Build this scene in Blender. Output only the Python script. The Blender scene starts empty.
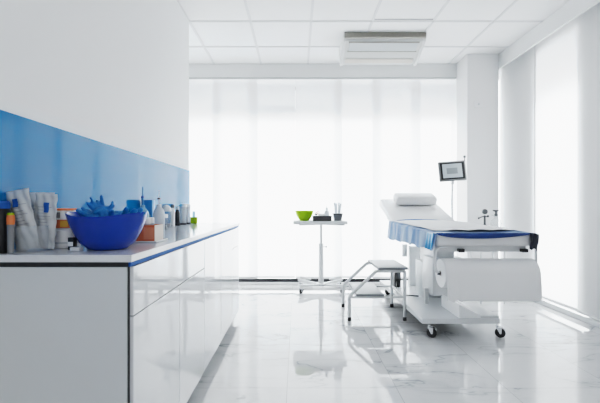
import bpy, bmesh, math, random
from mathutils import Vector, Matrix, noise
random.seed(7)
PI = math.pi
C = bpy.context.scene.collection
CAMH = 1.06

# ------------------------------------------------------------------ materials
def new_mat(name):
    m = bpy.data.materials.new(name); m.use_nodes = True
    nt = m.node_tree; nt.nodes.clear()
    out = nt.nodes.new('ShaderNodeOutputMaterial')
    return m, nt, out

def pbr(name, col, rough=.4, metal=0, bump=0, bscale=200, vary=.0, vscale=8, spec=.5, coat=0, trans=0, ior=1.5, emit=0):
    m, nt, out = new_mat(name)
    b = nt.nodes.new('ShaderNodeBsdfPrincipled')
    b.inputs['Roughness'].default_value = rough; b.inputs['Metallic'].default_value = metal
    b.inputs['Specular IOR Level'].default_value = spec; b.inputs['Coat Weight'].default_value = coat
    b.inputs['Coat Roughness'].default_value = .03
    b.inputs['IOR'].default_value = ior
    b.inputs['Transmission Weight'].default_value = trans
    if emit:
        b.inputs['Emission Color'].default_value = (*col, 1); b.inputs['Emission Strength'].default_value = emit
    tc = nt.nodes.new('ShaderNodeTexCoord')
    n = nt.nodes.new('ShaderNodeTexNoise'); n.inputs['Scale'].default_value = vscale; n.inputs['Detail'].default_value = 3
    nt.links.new(tc.outputs['Object'], n.inputs['Vector'])
    mx = nt.nodes.new('ShaderNodeMix'); mx.data_type = 'RGBA'
    mx.inputs[6].default_value = (*[c * (1 - vary) for c in col], 1)
    mx.inputs[7].default_value = (*[min(1, c * (1 + vary)) for c in col], 1)
    nt.links.new(n.outputs['Fac'], mx.inputs[0]); nt.links.new(mx.outputs[2], b.inputs['Base Color'])
    if bump:
        n2 = nt.nodes.new('ShaderNodeTexNoise'); n2.inputs['Scale'].default_value = bscale; n2.inputs['Detail'].default_value = 2
        nt.links.new(tc.outputs['Object'], n2.inputs['Vector'])
        bp = nt.nodes.new('ShaderNodeBump'); bp.inputs['Strength'].default_value = bump; bp.inputs['Distance'].default_value = .01
        nt.links.new(n2.outputs['Fac'], bp.inputs['Height']); nt.links.new(bp.outputs['Normal'], b.inputs['Normal'])
    nt.links.new(b.outputs[0], out.inputs[0])
    return m

def sheer(name, col, transp=.6, rough=.1, transl=.0):
    """clear or tinted thin plastic / glass: part see-through, part glossy body"""
    m, nt, out = new_mat(name)
    b = nt.nodes.new('ShaderNodeBsdfPrincipled'); b.inputs['Base Color'].default_value = (*col, 1); b.inputs['Roughness'].default_value = rough
    t = nt.nodes.new('ShaderNodeBsdfTransparent'); t.inputs[0].default_value = (*[c ** .35 for c in col], 1)
    mx = nt.nodes.new('ShaderNodeMixShader'); mx.inputs[0].default_value = transp
    last = b.outputs[0]
    if transl:
        tl = nt.nodes.new('ShaderNodeBsdfTranslucent'); tl.inputs[0].default_value = (*col, 1)
        m2 = nt.nodes.new('ShaderNodeMixShader'); m2.inputs[0].default_value = transl
        nt.links.new(last, m2.inputs[1]); nt.links.new(tl.outputs[0], m2.inputs[2]); last = m2.outputs[0]
    nt.links.new(last, mx.inputs[1]); nt.links.new(t.outputs[0], mx.inputs[2]); nt.links.new(mx.outputs[0], out.inputs[0])
    return m

def pane_mat(name, tint):
    m, nt, out = new_mat(name)
    t = nt.nodes.new('ShaderNodeBsdfTransparent'); t.inputs[0].default_value = (*tint, 1)
    g = nt.nodes.new('ShaderNodeBsdfGlossy'); g.inputs['Roughness'].default_value = .02
    mx = nt.nodes.new('ShaderNodeMixShader'); mx.inputs[0].default_value = .05
    nt.links.new(t.outputs[0], mx.inputs[1]); nt.links.new(g.outputs[0], mx.inputs[2])
    nt.links.new(mx.outputs[0], out.inputs[0])
    return m

def blind_mat(name, col, amount):
    m, nt, out = new_mat(name)
    tc = nt.nodes.new('ShaderNodeTexCoord')
    mp = nt.nodes.new('ShaderNodeMapping'); mp.inputs['Scale'].default_value = (400, 400, 60)
    n = nt.nodes.new('ShaderNodeTexNoise'); n.inputs['Scale'].default_value = 1.0
    nt.links.new(tc.outputs['Object'], mp.inputs[0]); nt.links.new(mp.outputs[0], n.inputs['Vector'])
    mix = nt.nodes.new('ShaderNodeMix'); mix.data_type = 'RGBA'
    mix.inputs[6].default_value = (*[c * .97 for c in col], 1); mix.inputs[7].default_value = (*col, 1)
    nt.links.new(n.outputs['Fac'], mix.inputs[0])
    tl = nt.nodes.new('ShaderNodeBsdfTranslucent'); d = nt.nodes.new('ShaderNodeBsdfDiffuse')
    nt.links.new(mix.outputs[2], tl.inputs[0]); nt.links.new(mix.outputs[2], d.inputs[0])
    mx = nt.nodes.new('ShaderNodeMixShader'); mx.inputs[0].default_value = amount
    nt.links.new(d.outputs[0], mx.inputs[1]); nt.links.new(tl.outputs[0], mx.inputs[2]); nt.links.new(mx.outputs[0], out.inputs[0])
    return m

def marble():
    m, nt, out = new_mat('marble_tiles'); N = nt.nodes; L = nt.links
    def math_(op, a, b=None, c=None):
        n = N.new('ShaderNodeMath'); n.operation = op
        for i, v in enumerate((a, b, c)):
            if v is None: continue
            if isinstance(v, (int, float)): n.inputs[i].default_value = v
            else: L.new(v, n.inputs[i])
        return n.outputs[0]
    tc = N.new('ShaderNodeTexCoord'); sp = N.new('ShaderNodeSeparateXYZ'); L.new(tc.outputs['Object'], sp.inputs[0])
    u = math_('DIVIDE', math_('ADD', sp.outputs[0], .0575 + .635 * 10), .635)
    v = math_('DIVIDE', math_('ADD', sp.outputs[1], -2.207 + .70 * 10), .70)
    cu = math_('FLOOR', u); cv = math_('FLOOR', v)
    fu = math_('FRACT', u); fv = math_('FRACT', v)
    du = math_('MULTIPLY', math_('MINIMUM', fu, math_('SUBTRACT', 1, fu)), .635)
    dv = math_('MULTIPLY', math_('MINIMUM', fv, math_('SUBTRACT', 1, fv)), .70)
    grout = math_('LESS_THAN', math_('MINIMUM', du, dv), .0019)
    cc = N.new('ShaderNodeCombineXYZ'); L.new(cu, cc.inputs[0]); L.new(cv, cc.inputs[1])
    wn = N.new('ShaderNodeTexWhiteNoise'); wn.noise_dimensions = '3D'; L.new(cc.outputs[0], wn.inputs['Vector'])
    sc = N.new('ShaderNodeVectorMath'); sc.operation = 'SCALE'; L.new(wn.outputs['Color'], sc.inputs[0]); sc.inputs['Scale'].default_value = 20
    ad = N.new('ShaderNodeVectorMath'); L.new(tc.outputs['Object'], ad.inputs[0]); L.new(sc.outputs[0], ad.inputs[1])
    mp = N.new('ShaderNodeMapping'); mp.inputs['Rotation'].default_value = (0, 0, 2.25); mp.inputs['Scale'].default_value = (.62, 1.9, 1)
    L.new(ad.outputs[0], mp.inputs[0])
    def vein(scale, dist, width):
        n = N.new('ShaderNodeTexNoise'); n.inputs['Scale'].default_value = scale; n.inputs['Detail'].default_value = 5
        n.inputs['Roughness'].default_value = .55; n.inputs['Distortion'].default_value = dist
        L.new(mp.outputs[0], n.inputs['Vector'])
        a = math_('ABSOLUTE', math_('SUBTRACT', n.outputs['Fac'], .5))
        mr = N.new('ShaderNodeMapRange'); mr.inputs['From Min'].default_value = 0; mr.inputs['From Max'].default_value = width
        mr.inputs['To Min'].default_value = 1; mr.inputs['To Max'].default_value = 0; mr.interpolation_type = 'SMOOTHSTEP'
        L.new(a, mr.inputs['Value']); return mr.outputs[0]
    v1 = vein(1.3, .7, .012); v2 = vein(3.2, 1.0, .012); soft = vein(1.3, .7, .09)
    n3 = N.new('ShaderNodeTexNoise'); n3.inputs['Scale'].default_value = 2.2; L.new(ad.outputs[0], n3.inputs['Vector'])
    mask = N.new('ShaderNodeMapRange'); mask.inputs['From Min'].default_value = .38; mask.inputs['From Max'].default_value = .62
    L.new(n3.outputs['Fac'], mask.inputs['Value'])
    amt = math_('ADD', math_('MULTIPLY', v1, .6), math_('ADD', math_('MULTIPLY', v2, .14), math_('MULTIPLY', soft, .22)))
    amt = math_('MULTIPLY', amt, math_('ADD', math_('MULTIPLY', mask.outputs[0], .85), .15)); amt = math_('MINIMUM', amt, 1)
    mx = N.new('ShaderNodeMix'); mx.data_type = 'RGBA'; mx.inputs[6].default_value = (.71, .72, .73, 1); mx.inputs[7].default_value = (.26, .285, .31, 1)
    L.new(amt, mx.inputs[0])
    g = N.new('ShaderNodeMix'); g.data_type = 'RGBA'; g.inputs[7].default_value = (.42, .43, .44, 1)
    L.new(math_('MULTIPLY', grout, .95), g.inputs[0]); L.new(mx.outputs[2], g.inputs[6])
    b = N.new('ShaderNodeBsdfPrincipled'); L.new(g.outputs[2], b.inputs['Base Color'])
    b.inputs['Roughness'].default_value = .02; b.inputs['IOR'].default_value = 1.6
    b.inputs['Coat Weight'].default_value = .3; b.inputs['Coat Roughness'].default_value = .02
    L.new(b.outputs[0], out.inputs[0])
    return m

def banded(name, stops, axis=2, rough=.3):
    """constant bands of printed colour along an object axis; stops = [(coordinate, colour)...] ascending, metres"""
    m, nt, out = new_mat(name); N = nt.nodes; L = nt.links
    tc = N.new('ShaderNodeTexCoord'); sp = N.new('ShaderNodeSeparateXYZ'); L.new(tc.outputs['Object'], sp.inputs[0])
    last = None
    for z, c in stops:
        col = N.new('ShaderNodeRGB'); col.outputs[0].default_value = (*c, 1)
        if last is None: last = col.outputs[0]; continue
        g = N.new('ShaderNodeMath'); g.operation = 'GREATER_THAN'; g.inputs[1].default_value = z; L.new(sp.outputs[axis], g.inputs[0])
        mx = N.new('ShaderNodeMix'); mx.data_type = 'RGBA'; L.new(g.outputs[0], mx.inputs[0]); L.new(last, mx.inputs[6]); L.new(col.outputs[0], mx.inputs[7])
        last = mx.outputs[2]
    b = N.new('ShaderNodeBsdfPrincipled'); b.inputs['Roughness'].default_value = rough
    L.new(last, b.inputs['Base Color']); L.new(b.outputs[0], out.inputs[0])
    return m

M = dict(
    wall=pbr('wall_paint', (.82, .827, .835), .55, bump=.03, bscale=120, vary=.01),
    ceil=pbr('ceiling_tile', (.87, .875, .88), .7, bump=.05, bscale=300, vary=.015),
    fascia_shade=pbr('fascia_shadow_strip', (.40, .42, .43), .5),
    tbar=pbr('ceiling_bar', (.72, .73, .745), .5),
    beam=pbr('bulkhead_paint', (.80, .815, .82), .5, vary=.01),
    floor=marble(),
    blind=blind_mat('blind_fabric', (.95, .955, .96), .62),
    shade=pane_mat('dimming_pane', (.60, .605, .61)),
    pane=pane_mat('clear_pane', (.96, .97, .97)),
    wframe=pbr('window_frame_white', (.90, .91, .92), .4),
    wdark=pbr('window_rail_dark', (.02, .022, .025), .5),
    gloss=pbr('gloss_white_lacquer', (.80, .83, .86), .03, spec=.6, coat=.5, vary=.01, ior=1.55),
    endp=pbr('matt_white_laminate', (.64, .67, .685), .35, vary=.01),
    plinth=pbr('plinth_grey', (.42, .44, .45), .3),
    carc=pbr('carcass_grey', (.30, .31, .33), .5),
    top=pbr('worktop_stone', (.74, .76, .78), .10, spec=.6, vary=.03, vscale=60),
    band=pbr('blue_edge_band', (.015, .12, .40), .55, spec=.2),
    glass=pbr('blue_backsplash_glass', (.001, .19, .46), .006, spec=.5, ior=1.27, vary=.01),
    bright=pbr('bright_white_panel', (.92, .93, .94), .3),
    white=pbr('white_plastic', (.82, .83, .84), .3),
    wmetal=pbr('white_powder_coat', (.72, .74, .755), .25, spec=.6),
    leather=pbr('white_vinyl', (.74, .75, .76), .38, bump=.06, bscale=150),
    chrome=pbr('chrome', (.72, .74, .76), .15, metal=1),
    steel=pbr('brushed_steel', (.55, .57, .58), .3, metal=1),
    dark=pbr('dark_metal', (.12, .13, .14), .35, metal=.7),
    black=pbr('black_rubber', (.012, .013, .015), .5),
    blackp=pbr('black_plastic', (.015, .017, .02), .3),
    grey=pbr('grey_rubber_tread', (.26, .28, .30), .5, bump=.2, bscale=300),
    tread=pbr('stool_mat', (.56, .58, .60), .4),
    lgrey=pbr('light_grey_tread', (.70, .72, .74), .35),
    paper=pbr('white_tissue_paper', (.84, .85, .86), .75, bump=.10, bscale=260, vary=.01),
    sheet=sheer('blue_sheet', (.03, .17, .50), .12, .3, .35),
    sidesheet=None, navy=pbr('blue_fold', (.006, .055, .22), .3), under=pbr('underside_shade', (.05, .055, .06), .6), sheetd=pbr('navy_sheet', (.003, .010, .028), .35),
    bowlb=sheer('blue_bowl_plastic', (.001, .065, .44), .04, .12, .1),
    glove=sheer('blue_glove', (.01, .26, .62), .10, .35, .3),
    green=sheer('green_bowl_plastic', (.40, .60, .012), .03, .2, .3),
    orange=pbr('orange_board', (.62, .17, .07), .55, vary=.12, vscale=30),
    orangel=pbr('orange_lid', (.75, .22, .07), .4),
    red=pbr('red_plastic', (.6, .05, .03), .4),
    clear=sheer('clear_plastic', (.86, .89, .91), .78, .06),
    clearb=sheer('blue_tint_plastic', (.35, .62, .82), .45, .08),
    jarglass=sheer('jar_glass', (.80, .83, .85), .55, .06),
    frost=sheer('frosted_plastic', (.74, .80, .85), .35, .3),
    bluep=pbr('bright_blue_plastic', (.01, .24, .55), .3),
    pouch=sheer('sterile_pouch', (.74, .76, .77), .34, .22),
    pprint=pbr('pouch_print', (.24, .26, .30), .5),
    screen=pbr('monitor_screen', (.50, .55, .58), .15, emit=.12),
    screend=pbr('monitor_picture', (.32, .35, .37), .2, emit=.08),
    bezel=pbr('monitor_bezel', (.02, .022, .024), .3),
    mshell=pbr('monitor_shell', (.24, .245, .25), .4),
    acc=pbr('air_unit_cap', (.70, .71, .71), .4),
    acb=pbr('air_unit_body', (.62, .63, .625), .4),
    acg=pbr('air_unit_grille', (.40, .385, .35), .5, vary=.15, vscale=60),
    acs=pbr('air_unit_flap', (.56, .60, .62), .3),
    beige=pbr('air_unit_beige_lip', (.66, .63, .59), .5),
)
def side_sheet():
    m, nt, out = new_mat('backlit_sheet'); N = nt.nodes; L = nt.links
    tc = N.new('ShaderNodeTexCoord'); mp = N.new('ShaderNodeMapping'); mp.inputs['Scale'].default_value = (2, 9, 2)
    n = N.new('ShaderNodeTexNoise'); n.inputs['Scale'].default_value = 1; n.inputs['Detail'].default_value = 3
    L.new(tc.outputs['Object'], mp.inputs[0]); L.new(mp.outputs[0], n.inputs['Vector'])
    cr = N.new('ShaderNodeValToRGB'); cr.color_ramp.elements[0].position = .30; cr.color_ramp.elements[0].color = (.13, .32, .66, 1)
    cr.color_ramp.elements[1].position = .66; cr.color_ramp.elements[1].color = (.62, .76, .90, 1)
    L.new(n.outputs['Fac'], cr.inputs[0])
    b = N.new('ShaderNodeBsdfPrincipled'); b.inputs['Roughness'].default_value = .3; tl = N.new('ShaderNodeBsdfTranslucent')
    L.new(cr.outputs[0], b.inputs['Base Color']); L.new(cr.outputs[0], tl.inputs[0])
    mx = N.new('ShaderNodeMixShader'); mx.inputs[0].default_value = .5
    L.new(b.outputs[0], mx.inputs[1]); L.new(tl.outputs[0], mx.inputs[2])
    t = N.new('ShaderNodeBsdfTransparent'); m2 = N.new('ShaderNodeMixShader'); m2.inputs[0].default_value = .15
    L.new(mx.outputs[0], m2.inputs[1]); L.new(t.outputs[0], m2.inputs[2]); L.new(m2.outputs[0], out.inputs[0])
    return m
M['sidesheet'] = side_sheet()
jar_print = banded('jar_print', [(0, (.78, .79, .80)), (.036, (.50, .07, .04)), (.068, (.80, .81, .82))])

# ------------------------------------------------------------------ mesh helpers
class MB:
    def __init__(s): s.bm = bmesh.new()
    def box(s, x0, x1, y0, y1, z0, z1, bev=0, seg=2, rot=None):
        v = bmesh.ops.create_cube(s.bm, size=1)['verts']
        for p in v:
            p.co = Vector(((x0 + x1) / 2 + p.co.x * (x1 - x0), (y0 + y1) / 2 + p.co.y * (y1 - y0), (z0 + z1) / 2 + p.co.z * (z1 - z0)))
        if bev:
            e = list({e for p in v for e in p.link_edges})
            r = bmesh.ops.bevel(s.bm, geom=e, offset=bev, segments=seg, profile=.5, affect='EDGES')
            v = list({q for f in r['faces'] for q in f.verts} | {q for q in v if q.is_valid})
        if rot:
            c, mat = rot
            for p in v: p.co = mat @ (p.co - Vector(c)) + Vector(c)
        return s
    def tube(s, pts, r, seg=12, closed=False, rr=None):
        pts = [Vector(p) for p in pts]; n = len(pts); rings = []
        up = None
        for i, p in enumerate(pts):
            if closed: d = pts[(i + 1) % n] - pts[i - 1]
            else: d = (pts[min(i + 1, n - 1)] - pts[max(i - 1, 0)])
            d.normalize()
            if up is None:
                up = Vector((0, 0, 1)) if abs(d.z) < .9 else Vector((1, 0, 0))
            a = d.cross(up); 
            if a.length < 1e-4: up = Vector((0, 1, 0)); a = d.cross(up)
            a.normalize(); b = a.cross(d).normalized(); up = b
            rad = rr[i] if rr else r
            rings.append([s.bm.verts.new(p + (a * math.cos(t) + b * math.sin(t)) * rad) for t in [2 * PI * k / seg for k in range(seg)]])
        m = n if closed else n - 1
        for i in range(m):
            A, B = rings[i], rings[(i + 1) % n]
            for k in range(seg): s.bm.faces.new((A[k], A[(k + 1) % seg], B[(k + 1) % seg], B[k]))
        if not closed:
            s.bm.faces.new(rings[0]); s.bm.faces.new(rings[-1][::-1])
        return s
    def lathe(s, prof, c=(0, 0, 0), seg=28, axis='z', cap=True, squash=1):
        rings = []
        for r, h in prof:
            ring = []
            for k in range(seg):
                t = 2 * PI * k / seg
                a, b = max(r, 1e-4) * math.cos(t), max(r, 1e-4) * math.sin(t) * squash
                p = {'z': (a, b, h), 'x': (h, a, b), 'y': (b, h, a)}[axis]
                ring.append(s.bm.verts.new(Vector(p) + Vector(c)))
            rings.append(ring)
        for A, B in zip(rings, rings[1:]):
            for k in range(seg): s.bm.faces.new((A[k], A[(k + 1) % seg], B[(k + 1) % seg], B[k]))
        if cap:
            s.bm.faces.new(rings[0][::-1]); s.bm.faces.new(rings[-1])
        return s
    def prism(s, poly, a0, a1, axis='x'):
        """poly in the two other axes, extruded a0..a1"""
        def P(a, u, v): return {'x': (a, u, v), 'y': (u, a, v), 'z': (u, v, a)}[axis]
        A = [s.bm.verts.new(P(a0, u, v)) for u, v in poly]; B = [s.bm.verts.new(P(a1, u, v)) for u, v in poly]
        s.bm.faces.new(A); s.bm.faces.new(B[::-1])
        for i in range(len(poly)):
            j = (i + 1) % len(poly); s.bm.faces.new((A[i], B[i], B[j], A[j]))
        return s
    def sphere(s, c, r, sc=(1, 1, 1), mat=None, u=14, v=9):
        vs = bmesh.ops.create_uvsphere(s.bm, u_segments=u, v_segments=v, radius=r)['verts']
        for p in vs:
            q = Vector((p.co.x * sc[0], p.co.y * sc[1], p.co.z * sc[2]))
            if mat: q = mat @ q
            p.co = q + Vector(c)
        return s
    def grid(s, f, nu, nv, thick=0):
        V = [[s.bm.verts.new(f(i / nu, j / nv)) for j in range(nv + 1)] for i in range(nu + 1)]
        for i in range(nu):
            for j in range(nv): s.bm.faces.new((V[i][j], V[i + 1][j], V[i + 1][j + 1], V[i][j + 1]))
        return s
    def build(s, name, mat, parent=None, loc=None, smooth=True, solid=0, mods=None):
        bmesh.ops.recalc_face_normals(s.bm, faces=s.bm.faces[:])
        me = bpy.data.meshes.new(name); 
        off = Vector((0, 0, 0))
        if parent is not None:
            q = parent
            while q is not None: off += q.location; q = q.parent
        elif loc is not None: off = Vector(loc)
        for v in s.bm.verts: v.co -= off
        s.bm.to_mesh(me); s.bm.free()
        me.materials.append(mat)
        o = bpy.data.objects.new(name, me); C.objects.link(o)
        if parent is not None: o.parent = parent
        elif loc is not None: o.location = loc
        if solid:
            m = o.modifiers.new('solid', 'SOLIDIFY'); m.thickness = solid; m.offset = 0
        if smooth:
            for p in me.polygons: p.use_smooth = True
            try: me.set_sharp_from_angle(angle=math.radians(38))
            except Exception: pass
        return o

def tag(o, label, cat, group=None):
    o['label'] = label; o['category'] = cat
    if group: o['group'] = group
    return o
def thing(name, loc, label, cat, group=None):
    o = bpy.data.objects.new(name, None); o.empty_display_size = .05; C.objects.link(o); o.location = loc
    return tag(o, label, cat, group)
def struct(o): o['kind'] = 'structure'; return o
def arc(cx, cy, r, a0, a1, n=6):
    return [(cx + r * math.cos(math.radians(a0 + (a1 - a0) * k / n)), cy + r * math.sin(math.radians(a0 + (a1 - a0) * k / n))) for k in range(n + 1)]

# ------------------------------------------------------------------ the room
CZ = 2.875          # ceiling height
BZ = 2.70           # underside of the bulkheads
YB = 5.14           # window wall
XR = 2.66           # right wall
struct(MB().box(-2.6, 2.95, -3, 5.35, -.12, 0).build('floor', M['floor'], smooth=False))
struct(MB().box(-2.6, 2.95, -3, 5.35, CZ, CZ + .1).build('ceiling', M['ceil'], smooth=False))
# ceiling grid
g = MB()
k = -30
x = 1.06 - 1.81 * 0 
xs = [-1.06 + .6 * i for i in range(0, 7)]
for xx in xs: g.box(xx - .012, xx + .012, -3, 4.88, CZ - .006, CZ + .004)
for xx in (-1.66, -2.26): g.box(xx - .012, xx + .012, 3.75, 4.88, CZ - .006, CZ + .004)
yy = 3.744 - .6 * 11
while yy < 4.8:
    if yy > -2.9:
        x0 = -2.55 if yy > 3.74 else -1.05
        g.box(x0, 2.42, yy - .012, yy + .012, CZ - .006, CZ + .004)
    yy += .6
struct(g.build('trim_1', M['tbar'], smooth=False))
# a raised tile edge above the air unit
struct(MB().prism([(3.695, CZ), (3.706, CZ), (3.706, CZ - .004), (3.695, CZ - .004)], .755, 1.325).build('trim_2', M['mshell'], smooth=False))
# bulkheads
struct(MB().box(-2.6, 2.42, 4.87, 4.895, BZ, CZ).build('trim_3', M['beam'], smooth=False))
struct(MB().box(-2.6, 2.04, 4.868, 4.90, BZ - .012, BZ).build('trim_5', M['fascia_shade'], smooth=False))  # dark strip drawn in for the shadow line under the fascia
b = MB().box(2.42, 2.44, -3, YB, BZ, CZ); b.box(2.408, 2.42, -3, 4.548, BZ - .004, BZ + .022)
struct(b.build('trim_4', M['beam'], smooth=False))
struct(MB().box(-1.18, -1.06, -3, 3.73, 0, CZ, .004).build('wall_left', M['wall'], smooth=False))
struct(MB().box(-2.7, -2.6, 3.4, 5.3, 0, CZ).build('wall_far_left', M['wall'], smooth=False))
struct(MB().box(-2.6, -1.18, 3.4, 3.5, 0, CZ).build('wall_alcove', M['wall'], smooth=False))
struct(MB().box(-1.06, XR, -3.1, -3, 0, CZ).build('wall_rear', M['wall'], smooth=False))
# right wall with one tall window behind the blinds and one in the corner
b = MB().box(XR, XR + .05, -3, 3.46, 0, CZ); b.box(XR, XR + .05, 4.12, 4.80, 0, CZ); b.box(XR, XR + .05, 3.46, 4.12, BZ + .02, CZ); b.box(XR, XR + .05, 4.80, 5.35, BZ + .02, CZ)
for a in (3.435, 4.135, 4.775): b.box(2.60, XR, a - .012, a + .012, .08, CZ)
struct(b.build('wall_right', M['wall'], smooth=False))
# window wall: head and short sides
b = MB().box(-2.6, XR, YB, YB + .2, BZ + .03, CZ); b.box(-2.6, -2.45, YB, YB + .2, 0, BZ + .03)
struct(b.build('wall_back', M['wall'], smooth=False))
# column in the far right corner
struct(MB().box(2.04, 2.415, 4.55, 4.86, 0, CZ, .004).build('wall_column', M['wall'], smooth=False))

def window_back():
    f = MB()
    xs = [-2.45, -1.45, 2.10, XR]
    for a in xs: f.box(a - .02, a + .02, YB + .10, YB + .14, .08, BZ)
    f.box(-2.45, XR, YB + .09, YB + .14, BZ - .04, BZ + .03)
    f.box(-2.45, XR, YB - .06, YB + .16, 0, .036, .004)
    w = struct(f.build('window_1', M['wframe'], smooth=False))
    MB().box(-1.16, .56, YB - .05, YB - .028, 2.295, 2.36).build('transom_bar', M['wframe'], w, smooth=False)
    MB().box(-2.45, XR, YB - .055, YB - .02, .037, .078).build('bottom_rail', M['wdark'], w, smooth=False)
    for a, c in zip(xs, xs[1:]):
        MB().box(a + .02, c - .02, YB + .115, YB + .119, .08, 2.20).build('pane', M['pane'], w, smooth=False)
    MB().box(-2.45, XR, YB - .028, YB - .022, 2.19, BZ - .045).build('dimming_pane', M['shade'], w, smooth=False)  # added pane dimming the upper blinds, stands in for shade outside
window_back()
def window_right():
    f = MB()
    for a in (3.42, 4.13): f.box(XR + .055, XR + .1, a, a + .03, 0, BZ)
    f.box(XR + .055, XR + .1, 3.45, 4.10, 0, .05); f.box(XR + .055, XR + .1, 3.45, 4.10, BZ - .03, BZ)
    w = struct(f.build('window_2', M['wframe'], smooth=False))
    MB().box(XR + .075, XR + .080, 3.45, 4.10, .05, 2.2).build('pane', M['pane'], w, smooth=False)
    MB().box(XR + .075, XR + .080, 3.45, 4.10, 2.2, BZ - .03).build('dimming_pane', M['shade'], w, smooth=False)  # added pane dimming the top of the side window
    f = MB(); f.box(XR + .055, XR + .1, 4.62, 4.66, 0, BZ); f.box(XR + .055, XR + .1, 5.2, 5.24, 0, BZ)
    w = struct(f.build('window_3', M['wframe'], smooth=False))
    MB().box(XR + .075, XR + .080, 4.66, 5.2, 0.0, BZ).build('pane', M['pane'], w, smooth=False)
window_right()
struct(MB().box(2.612, 2.659, -2.9, 4.78, 0, .05, .006).build('baseboard_right', M['wmetal'], smooth=False))

# ------------------------------------------------------------------ panel blinds
def blind(loc_a, loc_b, plane, axis, z0, z1, label, group, n=0):
    """flat fabric panel with a bottom weight bar and a top carrier"""
    mid = (loc_a + loc_b) / 2
    loc = (mid, plane, z0) if axis == 'x' else (plane, mid, z0)
    t = thing('panel_blind', loc, label, 'blind', group)
    def bx(m, a, b, th, za, zb, bev=0):
        return m.box(a, b, plane - th / 2, plane + th / 2, za, zb, bev) if axis == 'x' else m.box(plane - th / 2, plane + th / 2, a, b, za, zb, bev)
    g = MB()
    def f(u, v):
        a = loc_a + (loc_b - loc_a) * u; z = z0 + .02 + (z1 - z0 - .04) * v
        w = .0012 * math.sin(u * 5 + n) * math.sin(v * 3)
        return Vector((a, plane + w, z)) if axis == 'x' else Vector((plane + w, a, z))
    g.grid(f, 8, 16).build('fabric', M['blind'], t)
    bx(MB(), loc_a, loc_b, .008, z0, z0 + .022, .002).build('bottom_bar', M['white'], t)
    bx(MB(), loc_a, loc_b, .010, z1 - .02, z1, .002).build('top_carrier', M['white'], t)
GB = 'flat fabric panel blinds across the window wall'
back = [(-2.40, -1.60, 'white fabric panel blind in the alcove beyond the end of the left wall'),
        (-1.68, -1.007, 'white fabric panel blind right beside the end of the left wall'),
        (-1.113, -.517, 'white fabric panel blind rising behind the far end of the counter'),
        (-.636, -.022, 'white fabric panel blind left of the thin seam, between counter and trolley'),
        (-.018, .596, 'white fabric panel blind directly behind the instrument trolley with the green bowl'),
        (.49, 1.113, 'white fabric panel blind behind the step stool, left of the couch pillow'),
        (.993, 1.63, 'white fabric panel blind directly behind the pillow of the couch'),
        (1.497, 2.10, 'white fabric panel blind behind the grey monitor, nearest the column'),
        (2.03, 2.64, 'narrow sliver of white panel blind in the corner behind the column')]
for i, (a, c, lab) in enumerate(back):
    blind(a, c, 5.035 if i % 2 else 5.005, 'x', .10, CZ - .03, lab, GB, i)
GR = 'flat fabric panel blinds along the right wall'
side = [(4.10, 4.80, 'unlit grey panel blind on the right wall, nearest the column'),
        (3.455, 4.13, 'brightly sunlit white panel blind on the right wall'),
        (2.80, 3.47, 'unlit grey panel blind at the right edge, nearest the camera'),]
for i, (a, c, lab) in enumerate(side):
    blind(a, c, 2.56 if i != 1 else 2.59, 'y', .085, CZ - .03, lab, GR, i)
tr = MB().box(-2.4, 2.0, 4.99, 5.05, CZ - .028, CZ - .001)
tag(tr.build('blind_track', M['wmetal'], loc=(-.2, 5.02, CZ-.028), smooth=False), 'long white blind track up behind the bulkhead of the window wall', 'track')
tr = MB().box(2.545, 2.605, 2.4, 4.8, CZ - .028, CZ - .001)
tag(tr.build('blind_track', M['wmetal'], loc=(2.575, 3.6, CZ-.028), smooth=False), 'white blind track up behind the bulkhead of the right wall', 'track')

# ------------------------------------------------------------------ air conditioner
t = thing('air_conditioner', (.93, 4.15, CZ), 'white wide air conditioning unit hung under the ceiling near the windows', 'air conditioner')
x0, x1 = .49, 1.36
MB().prism([(3.99, CZ), (3.99, CZ - .035), (4.02, CZ - .075), (4.30, CZ - .20), (4.36, CZ - .20), (4.42, CZ)], x0 + .03, x1 - .03).build('body', M['acb'], t, smooth=False)
for s_ in (0, 1):
    a = x0 if not s_ else x1 - .03
    MB().prism([(3.985, CZ), (3.985, CZ - .04), (4.015, CZ - .08), (4.30, CZ - .212), (4.37, CZ - .21), (4.42, CZ)], a, a + .03).build('end_cap', M['acc'], t, smooth=False)
gr = MB().prism([(3.975, CZ - .001), (3.989, CZ - .001), (3.989, CZ - .062), (3.975, CZ - .058)], x0 + .01, x1 - .01)
for i in range(5): gr.box(x0 + .02, x1 - .02, 3.968, 3.976, CZ - .012 - i * .011, CZ - .008 - i * .011)
gr.build('grille', M['acg'], t, smooth=False)
def slope(y): return CZ - .075 - (y - 4.02) * .125 / .28
def slab(m, ya, yb, a, b, th): return m.prism([(ya, slope(ya) + .002), (yb, slope(yb) + .002), (yb, slope(yb) - th), (ya, slope(ya) - th)], a, b)
slab(MB(), 4.035, 4.14, x0 + .07, x1 - .07, .006).build('flap', M['acs'], t, smooth=False)
fr = MB(); slab(fr, 4.027, 4.035, x0 + .06, x1 - .06, .009); slab(fr, 4.14, 4.147, x0 + .06, x1 - .06, .009)
fr.build('flap_edge', M['acg'], t, smooth=False)
slab(MB(), 4.245, 4.298, x0 + .05, x1 - .06, .007).build('lip', M['beige'], t, smooth=False)

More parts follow.
